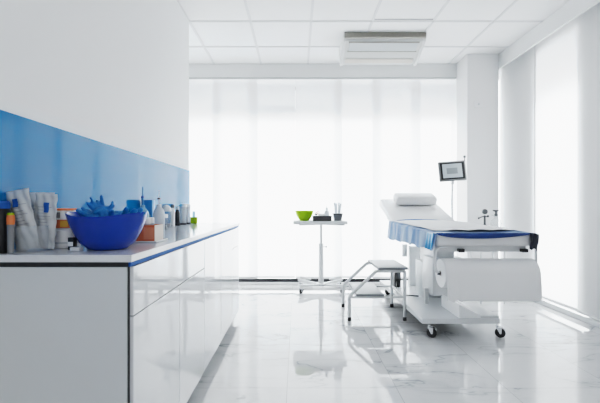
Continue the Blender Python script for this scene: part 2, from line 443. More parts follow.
# ------------------------------------------------------------------ cabinets
XC, XW = -.547, -1.06      # door plane, wall
TZ = .897
DZ = .855; SPLIT = .687
def door(t, ya, yb, za, zb, kind):
    MB().box(XC - .018, XC, ya + .0022, yb - .0022, za, zb, .0012, 1).build(kind, M['gloss'], t, smooth=False)
def cabinet(ya, yb, label, layout):
    t = thing('base_cabinet', ((XC + XW) / 2, (ya + yb) / 2, 0), label, 'cabinet', 'glossy white base cabinets under the worktop')
    MB().box(XW + .002, XC - .022, ya + .001, yb - .001, .08, .857).build('carcass', M['carc'], t, smooth=False)
    MB().box(XW + .002, XC - .055, ya + .001, yb - .001, 0, .08).build('plinth', M['plinth'], t, smooth=False)
    for a, b, c, d, kd in layout: door(t, a, b, c, d, kd)
    return t
lo = .08
c1 = cabinet(1.270, 2.247, 'near glossy white base cabinet with one wide drawer over two doors',
        [(1.270, 2.247, SPLIT + .0045, DZ, 'drawer_front'), (1.270, 1.772, lo, SPLIT, 'door'), (1.772, 2.247, lo, SPLIT, 'door')])
MB().box(XW + .002, XC - .014, 1.252, 1.2685, 0, .857, .001, 1).build('end_panel', M['endp'], c1, smooth=False)
MB().box(XC - .0139, XC - .0105, 1.258, 1.268, 0, .857).build('shadow_gap', M['blackp'], c1, smooth=False)
cabinet(2.247, 3.2, 'middle glossy white base cabinet with two tall full height doors', [(2.247, 2.735, lo, DZ, 'door'), (2.735, 3.2, lo, DZ, 'door')])
cabinet(3.2, 3.58, 'far narrow glossy white base cabinet with a drawer over one door', [(3.2, 3.58, SPLIT + .0045, DZ, 'drawer_front'), (3.2, 3.58, lo, SPLIT, 'door')])
t = thing('worktop', (-.80, 2.4, .858), 'long pale glossy worktop with a blue band along its lower edge', 'worktop')
MB().box(XW + .001, XC + .004, 1.248, 3.60, .873, TZ, .002, 1).build('slab', M['top'], t, smooth=False)
MB().box(XW + .001, XC - .003, 1.256, 3.595, .858, .873).build('edge_band', M['band'], t, smooth=False)
MB().box(XW + .002, XC - .010, 1.251, 1.256, .858, .873).build('end_band', M['blackp'], t, smooth=False)
tag(MB().box(XW + .001, XW + .009, -.4, 3.722, TZ + .001, 1.40, .001, 1).build('backsplash', M['glass'], loc=(XW, 2, TZ), smooth=False),
    'glossy blue glass backsplash panel on the left wall above the worktop', 'backsplash')

# small sensor on the column
t = thing('wall_sensor', (2.24, 4.55, 1.06 + 1.21), 'small square white sensor high on the column', 'sensor')
cx, cz = 2.17, 2.27
MB().box(cx - .05, cx + .05, 4.536, 4.549, cz - .04, cz + .04, .006).build('housing', M['white'], t)
MB().lathe([(.012, 0), (.010, -.004)], (cx, 4.536, cz), axis='y', seg=12).build('lens', M['acs'], t)

# ------------------------------------------------------------------ casters
def caster(parent, x, y, ztop, r=.036, ang=0.4, w=.02):
    """swivel caster: fork/guard with a rubber wheel below it"""
    d = Vector((math.cos(ang), math.sin(ang), 0)); n = Vector((-d.y, d.x, 0))
    c = Vector((x, y, r)) + d * r * .55
    g = MB()
    g.tube([(x, y, ztop), (x, y, 2 * r + .006)], .009, 10)
    for sgn in (-1, 1):
        o_ = n * sgn * (w / 2 + .004)
        pts = [Vector((x, y, 2 * r + .008)) + o_ * .9 - d * r * .3, Vector((x, y, 2 * r + .008)) + o_ + d * r * .8, c + o_ + d * r * .22, c + o_ - d * r * .22]
        A = [g.bm.verts.new(p) for p in pts]; B = [g.bm.verts.new(p + n * sgn * .003) for p in pts]
        g.bm.faces.new(A); g.bm.faces.new(B[::-1])
        for i in range(4): g.bm.faces.new((A[i], B[i], B[(i + 1) % 4], A[(i + 1) % 4]))
    fan = [c + d * (r + .006) * math.cos(a) + Vector((0, 0, 1)) * (r + .006) * math.sin(a) for a in [PI * (.05 + .6 * k / 8) for k in range(9)]]
    for p, q in zip(fan, fan[1:]):
        h = n * (w / 2 + .006)
        vs = [g.bm.verts.new(v) for v in (p - h, p + h, q + h, q - h)]; g.bm.faces.new(vs)
    ca = g.build('caster', M['chrome'], parent)
    R = Matrix.Rotation(ang, 3, 'Z')
    g = MB(); prof = [(r * .35, -w / 2), (r * .9, -w / 2), (r, -w / 4), (r, w / 4), (r * .9, w / 2), (r * .35, w / 2)]
    g.lathe(prof, (0, 0, 0), 22, 'y')
    for v in g.bm.verts: v.co = R @ v.co + c
    g.build('wheel', M['black'], ca)
    g = MB().lathe([(r * .22, -w / 2 - .002), (r * .30, w / 2 + .002)], (0, 0, 0), 14, 'y')
    for v in g.bm.verts: v.co = R @ v.co + c
    g.build('hub', M['steel'], ca)

# ------------------------------------------------------------------ instrument trolley
tx, ty = .30, 4.74
t = thing('instrument_trolley', (tx, ty, 0), 'white height adjustable instrument trolley on casters in front of the window', 'trolley')
HT = .872
tp = MB().box(-.045, .605, 4.53, 4.97, HT - .038, HT - .004, .004).build('tabletop', M['wmetal'], t)
MB().box(-.037, .597, 4.538, 4.962, HT - .006, HT, .002).build('tray_mat', M['lgrey'], tp)
br = MB()
for sx in (-1, 1):
    for sy in (-1, 1): br.tube([(tx, ty, HT - .046), (tx + sx * .27, ty + sy * .19, HT - .046)], .008, 8)
br.build('underframe', M['wmetal'], t)
MB().tube([(tx, ty, .50), (tx, ty, HT - .03)], .0165, 14).build('inner_pole', M['steel'], t)
MB().lathe([(.034, .085), (.032, .12), (.029, .56), (.031, .565), (.031, .585), (.018, .59)], (tx, ty, 0)).build('outer_pole', M['wmetal'], t)
kn = MB().tube([(tx + .02, ty, .545), (tx + .055, ty, .545)], .004, 8); kn.lathe([(.006, 0), (.014, .004), (.014, .014), (.006, .018)], (tx + .055, ty, .545), 12, 'x')
kn.build('knob', M['dark'], t)
MB().lathe([(.055, .062), (.055, .088), (.03, .10)], (tx, ty, 0)).build('hub', M['wmetal'], t)
for sx in (-1, 1):
    for sy in (-1, 1):
        ex, ey = tx + sx * .262, ty + sy * .18
        d = Vector((ex - tx, ey - ty, 0)).normalized(); n = Vector((-d.y, d.x, 0))
        m = MB(); a = Vector((tx, ty, 0)) + d * .035; e = Vector((ex, ey, 0)) + d * .02
        vs = []
        for p, hw, zl, zh in ((a, .022, .066, .085), (e, .022, .084, .112)):
            for q, z in ((-hw, zl), (hw, zl), (hw, zh), (-hw, zh)):
                w = p + n * q; vs.append(m.bm.verts.new((w.x, w.y, z)))
        for i in range(4): m.bm.faces.new((vs[i], vs[(i + 1) % 4], vs[4 + (i + 1) % 4], vs[4 + i]))
        m.bm.faces.new(vs[:4]); m.bm.faces.new(vs[4:])
        leg = m.build('leg', M['wmetal'], t, smooth=False)
        if sy > 0:   # tapered plastic guards on the rear legs
            MB().prism([(ex - .0, .105), (ex - .0, .150), (ex - sx * .145, .118), (ex - sx * .145, .105)], ey - .02, ey + .02, 'y').build('guard', M['white'], leg, smooth=False)
        caster(leg, ex, ey, .088, r=.028, ang=(.5 if sx < 0 else 2.4) + (.3 if sy < 0 else 0), w=.018)

# green bowl, tray, bottle, cup on the trolley
t = thing('bowl', (.09, 4.70, HT), 'lime green round bowl on the left of the trolley top', 'bowl')
prof = [(.052, 0), (.060, .006), (.085, .045), (.106, .085), (.114, .120), (.117, .122), (.112, .124), (.103, .085), (.08, .046), (.05, .012), (.0, .010)]
MB().lathe(prof, (.09, 4.70, HT), 40).build('shell', M['green'], t)
MB().lathe([(.052, 0), (.049, 0), (.049, .004), (.052, .004)], (.09, 4.70, HT), 32, cap=False).build('foot_ring', M['green'], t)
bx_, by_ = .305, 4.66
t = thing('instrument_tray', (bx_, by_, HT), 'shallow black plastic tray in the middle of the trolley top', 'tray')
m = MB()
def tray(m, cx, cy, z, w, d, h, th, flare=.01):
    for (a0, a1, b0, b1) in ((-w, w, -d, -d + th), (-w, w, d - th, d), (-w, -w + th, -d, d), (w - th, w, -d, d)):
        m.box(cx + a0, cx + a1, cy + b0, cy + b1, z, z + h, th * .3, 1)
    m.box(cx - w, cx + w, cy - d, cy + d, z, z + .005)
tray(m, bx_, by_, HT, .112, .08, .060, .006); m.build('shell', M['blackp'], t)
for s_ in (-1, 1):
    MB().box(bx_ - .118, bx_ + .118, by_ + s_ * .082 - .005, by_ + s_ * .082 + .005, HT + .055, HT + .062, .001, 1).build('rim', M['blackp'], t)
# roll of gauze and clips in the tray
zt = HT + .006
tag(MB().lathe([(.01, -.035), (.032, -.035), (.035, -.03), (.035, .03), (.032, .035), (.01, .035)], (.30, 4.655, zt + .048), 20, 'x').build('gauze_roll', M['white'], loc=(.30, 4.655, zt)),
    'small white gauze roll lying in the black tray', 'gauze')
t = thing('scissors', (.245, 4.64, zt), 'small scissors with red and black handles leaning out of the black tray', 'scissors')
m = MB()
for c_, tl in (((.237, 4.64, .995), .3), ((.257, 4.645, 1.01), -.5)):
    pts = [(c_[0] + .013 * math.cos(a), c_[1], c_[2] - .035 + .016 * math.sin(a)) for a in [2 * PI * k / 12 for k in range(12)]]
    m.tube(pts, .004, 8, closed=True)
m.build('handle_loop', M['red'], t)
MB().tube([(.26, 4.642, .962), (.28, 4.642, .91), (.29, 4.642, zt)], .004, 8, rr=[.006, .005, .001]).build('blade', M['steel'], t)
MB().sphere((.23, 4.638, .952), .014, (1.3, .6, .7)).build('handle_end', M['blackp'], t)
def bottle(name, x, y, z, r, h, neck, mat, capmat, label, cat='bottle', group=None, caph=.02, liquid=None, nozzle=0):
    t = thing(name, (x, y, z), label, cat, group)
    sh = h * .72
    MB().lathe([(r * .9, 0), (r, .006), (r, sh), (r * .85, sh + (h - sh) * .35), (neck, h - .012), (neck, h)], (x, y, z), 22).build('body', mat, t)
    if capmat:
        MB().lathe([(neck + .003, -.006), (neck + .003, caph * .8), (neck, caph)], (x, y, z + h), 16).build('cap', capmat, t)
    if liquid:
        MB().lathe([(r * .93, .004), (r * .93, sh * liquid[1])], (x, y, z), 18).build('liquid', liquid[0], t)
    if nozzle:
        MB().lathe([(neck * .45, caph), (neck * .18, caph + nozzle)], (x, y, z + h), 10).build('nozzle', capmat or mat, t)
    return t
bottle('squeeze_bottle', .365, 4.665, zt, .030, .135, .012, M['frost'], M['frost'], 'translucent round squeeze bottle standing in the black tray', nozzle=.03)
cx_, cy_ = .50, 4.68
t = thing('cup', (cx_, cy_, HT), 'dark grey square cup at the right end of the trolley top', 'cup')
m = MB()
lo_, hi_ = .042, .056
for (a, b) in (((-1, -1), (1, -1)), ((1, -1), (1, 1)), ((1, 1), (-1, 1)), ((-1, 1), (-1, -1))):
    vs = []
    for th in (0, .005):
        for (p, r_, z) in ((a, lo_, 0), (b, lo_, 0), (b, hi_, .085), (a, hi_, .085)):
            vs.append(m.bm.verts.new((cx_ + p[0] * (r_ - th), cy_ + p[1] * (r_ - th), HT + z)))
    m.bm.faces.new(vs[:4]); m.bm.faces.new(vs[4:][::-1])
    for i in range(4): m.bm.faces.new((vs[i], vs[(i + 1) % 4], vs[4 + (i + 1) % 4], vs[4 + i]))
m.box(cx_ - .041, cx_ + .041, cy_ - .041, cy_ + .041, HT, HT + .004)
m.build('shell', M['dark'], t, smooth=False)
m = MB()
for (a0, a1, b0, b1) in ((-.060, .060, -.060, -.052), (-.060, .060, .052, .060), (-.060, -.052, -.052, .052), (.052, .060, -.052, .052)):
    m.box(cx_ + a0, cx_ + a1, cy_ + b0, cy_ + b1, HT + .080, HT + .090, .001, 1)
m.build('rim', M['blackp'], t)
# clear plastic wrapped sticks in the cup
for i in range(6):
    a = i * 1.05; dx, dy = .022 * math.cos(a), .02 * math.sin(a)
    m = MB()
    top = Vector((cx_ + dx * 1.7, cy_ + dy * 1.5, HT + .20 + .018 * math.sin(i * 2.3)))
    m.tube([(cx_ + dx, cy_ + dy, HT + .006), (cx_ + dx * 1.3, cy_ + dy * 1.2, HT + .1), tuple(top)], .006, 8, rr=[.005, .007, .009])
    m.sphere(top, .0125, (1, .7, 1.1))
    tag(m.build('applicator', M['frost'], loc=(cx_ + dx, cy_ + dy, HT + .006)), 'clear plastic applicator bunched in the dark grey cup on the trolley', 'applicator', 'clear applicators in the cup')

# ------------------------------------------------------------------ step stool
sx0, sx1, sy0, sy1 = .482, .992, 3.50, 3.975
t = thing('step_stool', (.74, 3.77, 0), 'white two step stool with grey treads beside the couch', 'step stool')
def frame_pts(y):
    P = [(sx0, .02), (sx0, .20)] + arc(sx0 + .06, .20, .06, 180, 135, 3)
    P += arc(.755, .457 - .06, .06, 135, 90, 4) + [(sx1 - .02, .457)]
    P += arc(sx1 - .02, .437, .02, 90, 0, 3) + [(sx1, .02)]
    return [(px, y, pz) for px, pz in P]
for y in (sy0, sy1):
    MB().tube(frame_pts(y), .0155, 12).build('side_frame', M['wmetal'], t)
    MB().tube([(sx0, y, .215), (sx1, y, .215)], .010, 10).build('side_rail', M['wmetal'], t)
m = MB()
m.tube([(sx1, sy0, .215), (sx1, sy1, .215)], .010, 10); m.build('cross_rail', M['wmetal'], t)
m = MB().tube([(sx1, sy0, .452), (sx1, sy1, .452)], .010, 10); m.build('cross_rail', M['wmetal'], t)
m = MB().tube([(sx0 + .07, sy0, .215), (sx0 + .07, sy1, .215)], .010, 10); m.build('cross_rail', M['wmetal'], t)
for a, b, z in ((.545, .80, .226), (.745, 1.022, .470)):
    tr_ = MB().box(a, b, sy0 - .018, sy1 + .018, z, z + .018, .004).build('step', M['grey'], t)
    MB().box(a + .004, b - .004, sy0 - .012, sy1 + .012, z + .017, z + .0225, .002).build('tread_mat', M['tread'], tr_)
for x in (sx0, sx1):
    for y in (sy0, sy1):
        MB().lathe([(.016, 0), (.018, .004), (.0165, .034), (.012, .036)], (x, y, 0), 16).build('foot_cap', M['black'], t)

# ------------------------------------------------------------------ examination couch
t = thing('examination_couch', (1.31, 3.7, 0), 'white wheeled examination couch with raised backrest beside the step stool', 'couch')
XL, XR_ = .958, 1.632
Y0, YH = 2.60, 3.95
def topz(y): return .868 + (y - Y0) / (YH - Y0) * .027
# base
m = MB().box(1.0, 1.625, 3.04, 4.60, .112, .157, .006)
base = m.build('base_plate', M['wmetal'], t)
MB().prism([(1.30, .157), (1.475, .157), (1.475, .176), (1.30, .265)], 3.05, 3.42, 'y').build('pedal_cover', M['bright'], base, smooth=False)
MB().box(1.475, 1.62, 3.045, 3.75, .157, .178, .004).build('side_cover', M['wmetal'], base)
MB().box(1.03, 1.43, 3.07, 4.5, .106, .1125).build('underside', M['under'], base, smooth=False)  # dark panel added to deepen the shadow below the base
for x, y, a in ((1.062, 3.06, -.35), (1.612, 3.06, -.4), (1.06, 4.5, .5), (1.60, 4.5, 2.4)):
    caster(base, x, y, .115, r=.039, ang=a, w=.03)
MB().box(1.214, 1.50, 3.40, 3.68, .25, .585, .006).build('motor_housing', M['wmetal'], t)
MB().box(1.24, 1.46, 3.72, 3.98, .157, .50, .004).build('lift_column', M['acs'], t)
MB().box(1.27, 1.43, 3.45, 3.92, .50, .79, .004).build('upper_column', M['wmetal'], t)
MB().box(1.172, 1.205, 3.48, 3.52, .157, .30).build('post', M['steel'], t, smooth=False)
MB().box(1.27, 1.44, 4.28, 4.34, .157, .60, .004).build('rear_column', M['wmetal'], t)
MB().box(1.20, 1.25, 4.30, 4.35, .48, .62, .004).build('bracket', M['wmetal'], t)
cb = MB().box(1.08, 1.148, 4.20, 4.27, .157, .342, .005).build('control_box', M['blackp'], t)
MB().box(1.095, 1.133, 4.193, 4.201, .25, .31, .002).build('socket', M['dark'], cb)
m = MB().tube([(1.10, 4.19, .22), (1.06, 4.05, .19), (1.03, 3.95, .175), (1.06, 3.8, .166), (1.2, 3.75, .166)], .006, 8).build('cable', M['blackp'], cb)
# table frame
m = MB()
m.prism([(Y0 + .06, topz(Y0) - .132), (YH, topz(YH) - .132), (YH, topz(YH) - .088), (Y0 + .06, topz(Y0) - .088)], XL + .02, XR_ - .03)
m.build('table_frame', M['wmetal'], t, smooth=False)
m = MB().box(XL + .16, XL + .20, Y0 + .02, Y0 + .06, topz(Y0) - .132, topz(Y0) - .108, .003, 1)
m.build('end_clamp', M['blackp'], t)
m = MB().box(XR_ - .075, XR_ - .035, Y0 + .02, Y0 + .06, topz(Y0) - .132, topz(Y0) - .108, .003, 1)
m.build('end_clamp', M['blackp'], t)
# flat mattress section
m = MB()
sec = lambda z0, th: None
n = 10
def mattress(y_a, za, y_b, zb, th, xl, xr, bev):
    m = MB(); vs = bmesh.ops.create_cube(m.bm, size=1)['verts']
    L = math.hypot(y_b - y_a, zb - za); ang = math.atan2(zb - za, y_b - y_a)
    for p in vs: p.co = Vector((p.co.x * (xr - xl), p.co.y * L, p.co.z * th))
    bmesh.ops.bevel(m.bm, geom=m.bm.edges[:], offset=bev, segments=4, profile=.5, affect='EDGES')
    R = Matrix.Rotation(ang, 3, 'X')
    nrm = R @ Vector((0, 0, 1)); c = Vector(((xl + xr) / 2, (y_a + y_b) / 2, (za + zb) / 2)) - nrm * th / 2
    for p in m.bm.verts: p.co = R @ p.co + c
    return m
mattress(Y0, topz(Y0), YH, topz(YH), .088, XL, XR_, .020).build('mattress', M['leather'], t)
# backrest
BA, BB = (YH + .01, .905), (4.66, 1.146)
bk = mattress(BA[0], BA[1], BB[0], BB[1], .10, XL + .05, XR_ + .03, .03).build('backrest', M['leather'], t)
MB().tube([(XL + .05, YH + .06, .86), (XL + .05, YH + .3, .92)], .008, 8).build('gas_strut', M['steel'], t)
MB().box(XL + .08, XR_ - .08, YH + .04, YH + .10, .79, .85).build('hinge_bar', M['wmetal'], t, smooth=False)
MB().box(1.2, 1.5, YH - .1, YH + .3, .70, .80, .006).build('rear_bracket', M['wmetal'], t)
# paper roll holder arm
RX0, RX1, RY, RZ = .992, 1.625, 2.63, .592
pts = [(XL + .09, Y0 + .06, topz(Y0) - .095), (XL + .035, Y0 + .06, topz(Y0) - .10), (XL + .005, Y0 + .05, topz(Y0) - .125), (XL - .008, RY, RZ + .09), (XL + .0, RY, RZ + .02), (RX0 - .01, RY, RZ)]
MB().tube(pts, .012, 10).build('roll_bracket', M['wmetal'], t)
MB().tube([(RX1 + .03, RY, RZ), (RX1 + .03, RY, topz(Y0) - .09)], .008, 10).build('roll_bracket', M['wmetal'], t)
MB().tube([(RX0 - .02, RY, RZ), (RX1 + .035, RY, RZ)], .012, 12).build('roll_spindle', M['black'], t)
# pillow
pc = Vector((1.375, 4.44, 1.137))
m = MB(); vs = bmesh.ops.create_cube(m.bm, size=1)['verts']
for p in vs: p.co = Vector((p.co.x * .47, p.co.y * .19, p.co.z * .105))
bmesh.ops.bevel(m.bm, geom=m.bm.edges[:], offset=.034, segments=5, profile=.5, affect='EDGES')
R = Matrix.Rotation(math.atan2(.25, .7), 3, 'X')
for p in m.bm.verts: p.co = R @ p.co + pc
tag(m.build('pillow', M['leather'], loc=(1.375, 4.44, 1.08)), 'white rectangular head pillow lying on the raised backrest of the couch', 'pillow')

# paper roll (thing): disc body plus hanging sheet
t = thing('paper_roll', ((RX0 + RX1) / 2, RY, RZ - .1), 'wide white couch paper roll hanging below the near end of the couch', 'paper roll')
m = MB().lathe([(.018, RX0), (.096, RX0), (.099, RX0 + .003), (.099, RX1 - .003), (.096, RX1), (.018, RX1)], (0, RY, RZ), 48, 'x', cap=False)
m.build('roll', M['paper'], t)
MB().lathe([(.0125, RX0 - .002), (.019, RX0 - .002), (.019, RX0 + .02), (.0125, RX0 + .02)], (0, RY, RZ), 20, 'x', cap=False).build('core', M['acg'], t)
def hang(u, v):
    x = RX0 + .004 + (RX1 - RX0 - .006) * u
    if v < .35:
        a = PI / 2 + (v / .35) * PI / 2
        y = RY + .1015 * math.cos(a); z = RZ + .1015 * math.sin(a)
    else:
        w = (v - .35) / .65
        y = RY - .1015 - .010 * math.sin(w * 2.2) + .005 * math.sin(u * 9) * w
        if u < .2: y += .012 * math.sin(u * 60) * w * (1 - u / .2)
        z = RZ - .168 * w + (.006 * math.sin(u * 70) * w if u < .18 else 0)
    return Vector((x, y - .001, z))
MB().grid(hang, 90, 26).build('hanging_sheet', M['paper'], t, solid=.0015)

# blue cover over the couch, thing lying on it
t = thing('couch_cover', (1.295, 3.3, .87), 'blue disposable cover sheet draped over the flat part of the couch', 'cover sheet')
W = XR_ - XL
def cover(u, v):
    y = Y0 - .012 + (YH - .02 - Y0 + .012) * v
    z = topz(y) + .004
    hl = .115 + .06 * v + .008 * math.sin(v * 31) ; hr = .05
    tot = hl + W + hr + .03; s = u * tot
    fold = math.sin(v * 34 + 1) * .6 + math.sin(v * 71) * .3 + math.sin(v * 19 + 2) * .4
    if s < hl:
        d = (hl - s) / hl
        return Vector((XL - .008 - .016 * fold * d - .012 * d, y + .01 * math.sin(v * 25) * d, z - .004 - hl * d * 1.0))
    s2 = s - hl
    if s2 < W + .02:
        x = XL - .008 + s2 * (W + .016) / (W + .02)
        e = min(x - XL + .008, XR_ + .008 - x); drop = .012 * max(0, 1 - e / .02) ** 2
        return Vector((x, y, z - drop + .0012 * math.sin(x * 50) * math.sin(y * 17)))
    d = (s2 - W - .02) / hr
    return Vector((XR_ + .010 + .004 * fold, y, z - .012 - hr * d))
MB().grid(cover, 60, 120).build('sheet', M['sidesheet'], t, solid=.001)
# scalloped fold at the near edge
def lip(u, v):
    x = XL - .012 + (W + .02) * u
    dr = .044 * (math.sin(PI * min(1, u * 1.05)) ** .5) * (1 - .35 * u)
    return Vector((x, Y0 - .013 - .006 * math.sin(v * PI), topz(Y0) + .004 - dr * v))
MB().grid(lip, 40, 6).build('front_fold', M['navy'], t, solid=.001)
def rear(u, v):
    return Vector((XL + .05 + .50 * u, YH - .075 + .05 * v, topz(YH) + .006 + .020 * math.sin(PI * v) * math.sin(PI * u) ** .5))
MB().grid(rear, 20, 8).build('rear_fold', M['sheet'], t, solid=.001)
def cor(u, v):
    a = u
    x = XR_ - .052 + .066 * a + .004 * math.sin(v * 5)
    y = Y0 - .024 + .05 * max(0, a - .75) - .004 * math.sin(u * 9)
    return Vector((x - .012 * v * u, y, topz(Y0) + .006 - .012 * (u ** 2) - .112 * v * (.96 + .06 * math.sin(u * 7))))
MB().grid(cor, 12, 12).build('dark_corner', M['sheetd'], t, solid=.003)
def corl(u, v):
    y = Y0 + .005 + .13 * u; 
    return Vector((XL - .020 - .012 * v - .008 * math.sin(u * 14) * v, y, topz(y) + .002 - (.118) * v))
MB().grid(corl, 14, 8).build('near_fold', M['bluep'], t, solid=.002)
# white paper strip on top
t = thing('couch_paper', (1.295, 3.3, .90), 'strip of white tissue paper laid along the middle of the blue covered couch', 'paper')
def strip(u, v):
    v_ = v
    xa, xb = XL + .025, XR_ - .015
    x = xa + (xb - xa) * u
    near = Y0 + .10 + .13 * (abs(u - .50) * 1.6) ** 2 - (.05 * (1 - u))
    y = near + (YH - .085 - near) * v_
    bulge = .010 + .010 * math.sin(PI * u) + .004 * math.sin(x * 37 + y * 5) * math.sin(y * 9)
    return Vector((x, y, topz(y) + bulge))
MB().grid(strip, 36, 50).build('strip', M['paper'], t, solid=.0012)

# ------------------------------------------------------------------ monitor on pole
t = thing('monitor_stand', (1.755, 4.3, 0), 'small dark framed monitor on a thin pole behind the couch', 'monitor')
mc = Vector((1.748, 4.28, 1.447)); R = Matrix.Rotation(math.radians(3.6), 3, 'Y').inverted() @ Matrix.Rotation(math.radians(-6), 3, 'X') @ Matrix.Rotation(math.radians(-3), 3, 'Z')
def mon(w, h, d0, d1, bev, cx=0, cz=0):
    m = MB().box(cx - w / 2, cx + w / 2, d0, d1, cz - h / 2, cz + h / 2, bev, 3)
    for v in m.bm.verts: v.co = R @ v.co + mc
    return m
sh = mon(.298, .225, -.015, .02, .012).build('shell', M['mshell'], t)
mon(.262, .188, -.018, -.0145, .0015).build('bezel', M['bezel'], sh)
s2 = mon(.215, .158, -.021, -.0182, .001, -.004, .002).build('screen', M['screen'], sh)
mon(.12, .068, -.0225, -.0212, .0005, -.008, 0).build('picture', M['screend'], sh)
MB().tube([(1.76, 4.31, .10), (1.76, 4.31, 1.40)], .011, 12).build('pole', M['chrome'], t)
MB().box(1.745, 1.775, 4.285, 4.32, 1.30, 1.36, .004).build('clamp', M['steel'], t)
m = MB().tube([(1.905, 4.32, 1.44), (1.905, 4.32, 1.61)], .005, 8); m.sphere((1.905, 4.32, 1.615), .014)
m.build('antenna', M['dark'], t)
m = MB()
for k in range(5):
    a = k * 2 * PI / 5 + .3; e = (1.76 + .2 * math.cos(a), 4.31 + .2 * math.sin(a), .065)
    m.tube([(1.76, 4.31, .10), e], .014, 8)
foot = m.build('foot_star', M['wmetal'], t)
for k in range(5):
    a = k * 2 * PI / 5 + .3; caster(foot, 1.76 + .19 * math.cos(a), 4.31 + .19 * math.sin(a), .066, r=.02, ang=a, w=.014)

# ------------------------------------------------------------------ side stand with glassware, behind the couch
SZ = .822
t = thing('side_stand', (2.12, 4.2, 0), 'small white stand behind the couch in front of the column', 'stand')
MB().box(1.965, 2.26, 4.08, 4.36, SZ - .02, SZ, .004).build('tabletop', M['wmetal'], t)
for x in (1.985, 2.24):
    for y in (4.10, 4.34):
        MB().tube([(x, y, .0), (x, y, SZ - .02)], .010, 10).build('leg', M['wmetal'], t)
# flask with dark T stopper
t = thing('glass_flask', (2.19, 4.18, SZ), 'round glass flask with a dark T shaped stopper on the side stand', 'flask')
MB().lathe([(.045, 0), (.055, .01), (.058, .04), (.045, .075), (.02, .10), (.017, .125)], (2.19, 4.18, SZ), 24).build('body', M['clear'], t)
m = MB().lathe([(.015, .12), (.020, .135), (.010, .15), (.012, .175)], (2.19, 4.18, SZ), 16)
m.tube([(2.155, 4.18, SZ + .185), (2.19, 4.18, SZ + .176), (2.225, 4.18, SZ + .185)], .008, 10, rr=[.006, .012, .006]); m.build('stopper', M['dark'], t)
m = MB().tube([(2.165, 4.17, SZ + .12), (2.15, 4.17, SZ + .133), (2.135, 4.17, SZ + .13)], .006, 8).build('side_arm', M['steel'], t)
t = thing('gauge_valve', (2.065, 4.18, SZ), 'small chrome valve with a round dial on the side stand', 'valve')
MB().lathe([(.03, 0), (.032, .015), (.012, .03), (.010, .13)], (2.065, 4.18, SZ), 18).build('body', M['dark'], t)
m = MB().lathe([(.001, -.012), (.028, -.012), (.030, 0), (.028, .010), (.001, .010)], (2.065, 4.18, SZ + .17), 24, 'y', cap=False); m.build('dial', M['dark'], t)
m = MB().tube([(2.0, 4.18, SZ + .10), (2.04, 4.18, SZ + .115), (2.07, 4.18, SZ + .115), (2.10, 4.18, SZ + .12)], .006, 8)
m.sphere((2.0, 4.18, SZ + .098), .011); m.sphere((2.10, 4.18, SZ + .12), .013); m.build('handle', M['dark'], t)
t = thing('dish', (2.0, 4.14, SZ), 'tiny dark rimmed dish at the left edge of the side stand', 'dish')
MB().lathe([(.02, 0), (.028, .02), (.030, .022), (.026, .02), (.018, .004)], (2.0, 4.14, SZ), 18).build('shell', M['frost'], t)
MB().lathe([(.028, .021), (.031, .021), (.031, .028), (.028, .028)], (2.0, 4.14, SZ), 18, cap=False).build('rim', M['dark'], t)

# ------------------------------------------------------------------ things on the worktop
T = TZ + .0005
# blue bowl
bc = (-.712, 1.435)
t = thing('mixing_bowl', (bc[0], bc[1], T), 'deep cobalt blue bowl filled with blue gloves at the near end of the worktop', 'bowl')
m = MB(); segs = 48; rings = []
outer = [(.066, 0), (.074, .005), (.096, .026), (.116, .058), (.131, .095), (.139, .128)]
inner = [(.135, .128), (.127, .095), (.112, .060), (.092, .030), (.070, .009), (.001, .007)]
for r, h in outer + inner:
    ring = []
    for k in range(segs):
        a = 2 * PI * k / segs
        f = 1 + .045 * (h / .128) ** 3 * max(0, math.cos(a - PI)) ** 6   # pouring lip to the left
        dz = -.008 * (h / .128) ** 4 * math.cos(2 * (a - PI / 2)) + .003
        ring.append(m.bm.verts.new((bc[0] + r * f * math.cos(a), bc[1] + r * math.sin(a), T + h + (dz if h > .05 else 0))))
    rings.append(ring)
for A, B in zip(rings, rings[1:]):
    for k in range(segs): m.bm.faces.new((A[k], A[(k + 1) % segs], B[(k + 1) % segs], B[k]))
m.bm.faces.new(rings[0]); m.bm.faces.new(rings[-1])
m.build('shell', M['bowlb'], t)
# gloves
def glove(c, rz, tilt, roll, label, fing, sc=1.0):
    m = MB()
    R = Matrix.Rotation(rz, 3, 'Z') @ Matrix.Rotation(tilt, 3, 'X') @ Matrix.Rotation(roll, 3, 'Y')
    def P(p): return R @ (Vector(p) * sc) + Vector(c)
    m.sphere(c, .042 * sc, (1, 1.15, .45), R)
    m.tube([P((0, -.025, 0)), P((0, -.045, .003)), P((0, -.062, -.002))], .03, 14, rr=[.030 * sc, .026 * sc, .027 * sc])
    for k, (fx, L, bend) in enumerate(fing):
        pts = [P((fx * .8, .03, 0)), P((fx, .03 + L * .45, bend * .35)), P((fx * 1.25, .03 + L * .8, bend * .8)), P((fx * 1.4, .03 + L, bend * 1.3))]
        m.tube(pts, .01, 8, rr=[.011 * sc, .0105 * sc, .009 * sc, .005 * sc])
    m.tube([P((.03, -.015, 0)), P((.052, .005, .012)), P((.064, .03, .018))], .011, 8, rr=[.014 * sc, .011 * sc, .006 * sc])
    o = m.build('glove', M['glove'], loc=c)
    md = o.modifiers.new('remesh', 'REMESH'); md.mode = 'VOXEL'; md.voxel_size = .003; md.use_smooth_shade = True
    tx_ = bpy.data.textures.get('crumple') or bpy.data.textures.new('crumple', 'CLOUDS'); tx_.noise_scale = .03
    dm = o.modifiers.new('crumple', 'DISPLACE'); dm.texture = tx_; dm.strength = .014; dm.mid_level = .5
    tag(o, label, 'glove', 'blue gloves heaped in the bowl')
F = [(-.030, .055, .01), (-.010, .065, .018), (.010, .062, .012), (.030, .05, .02)]
zb = T + .105
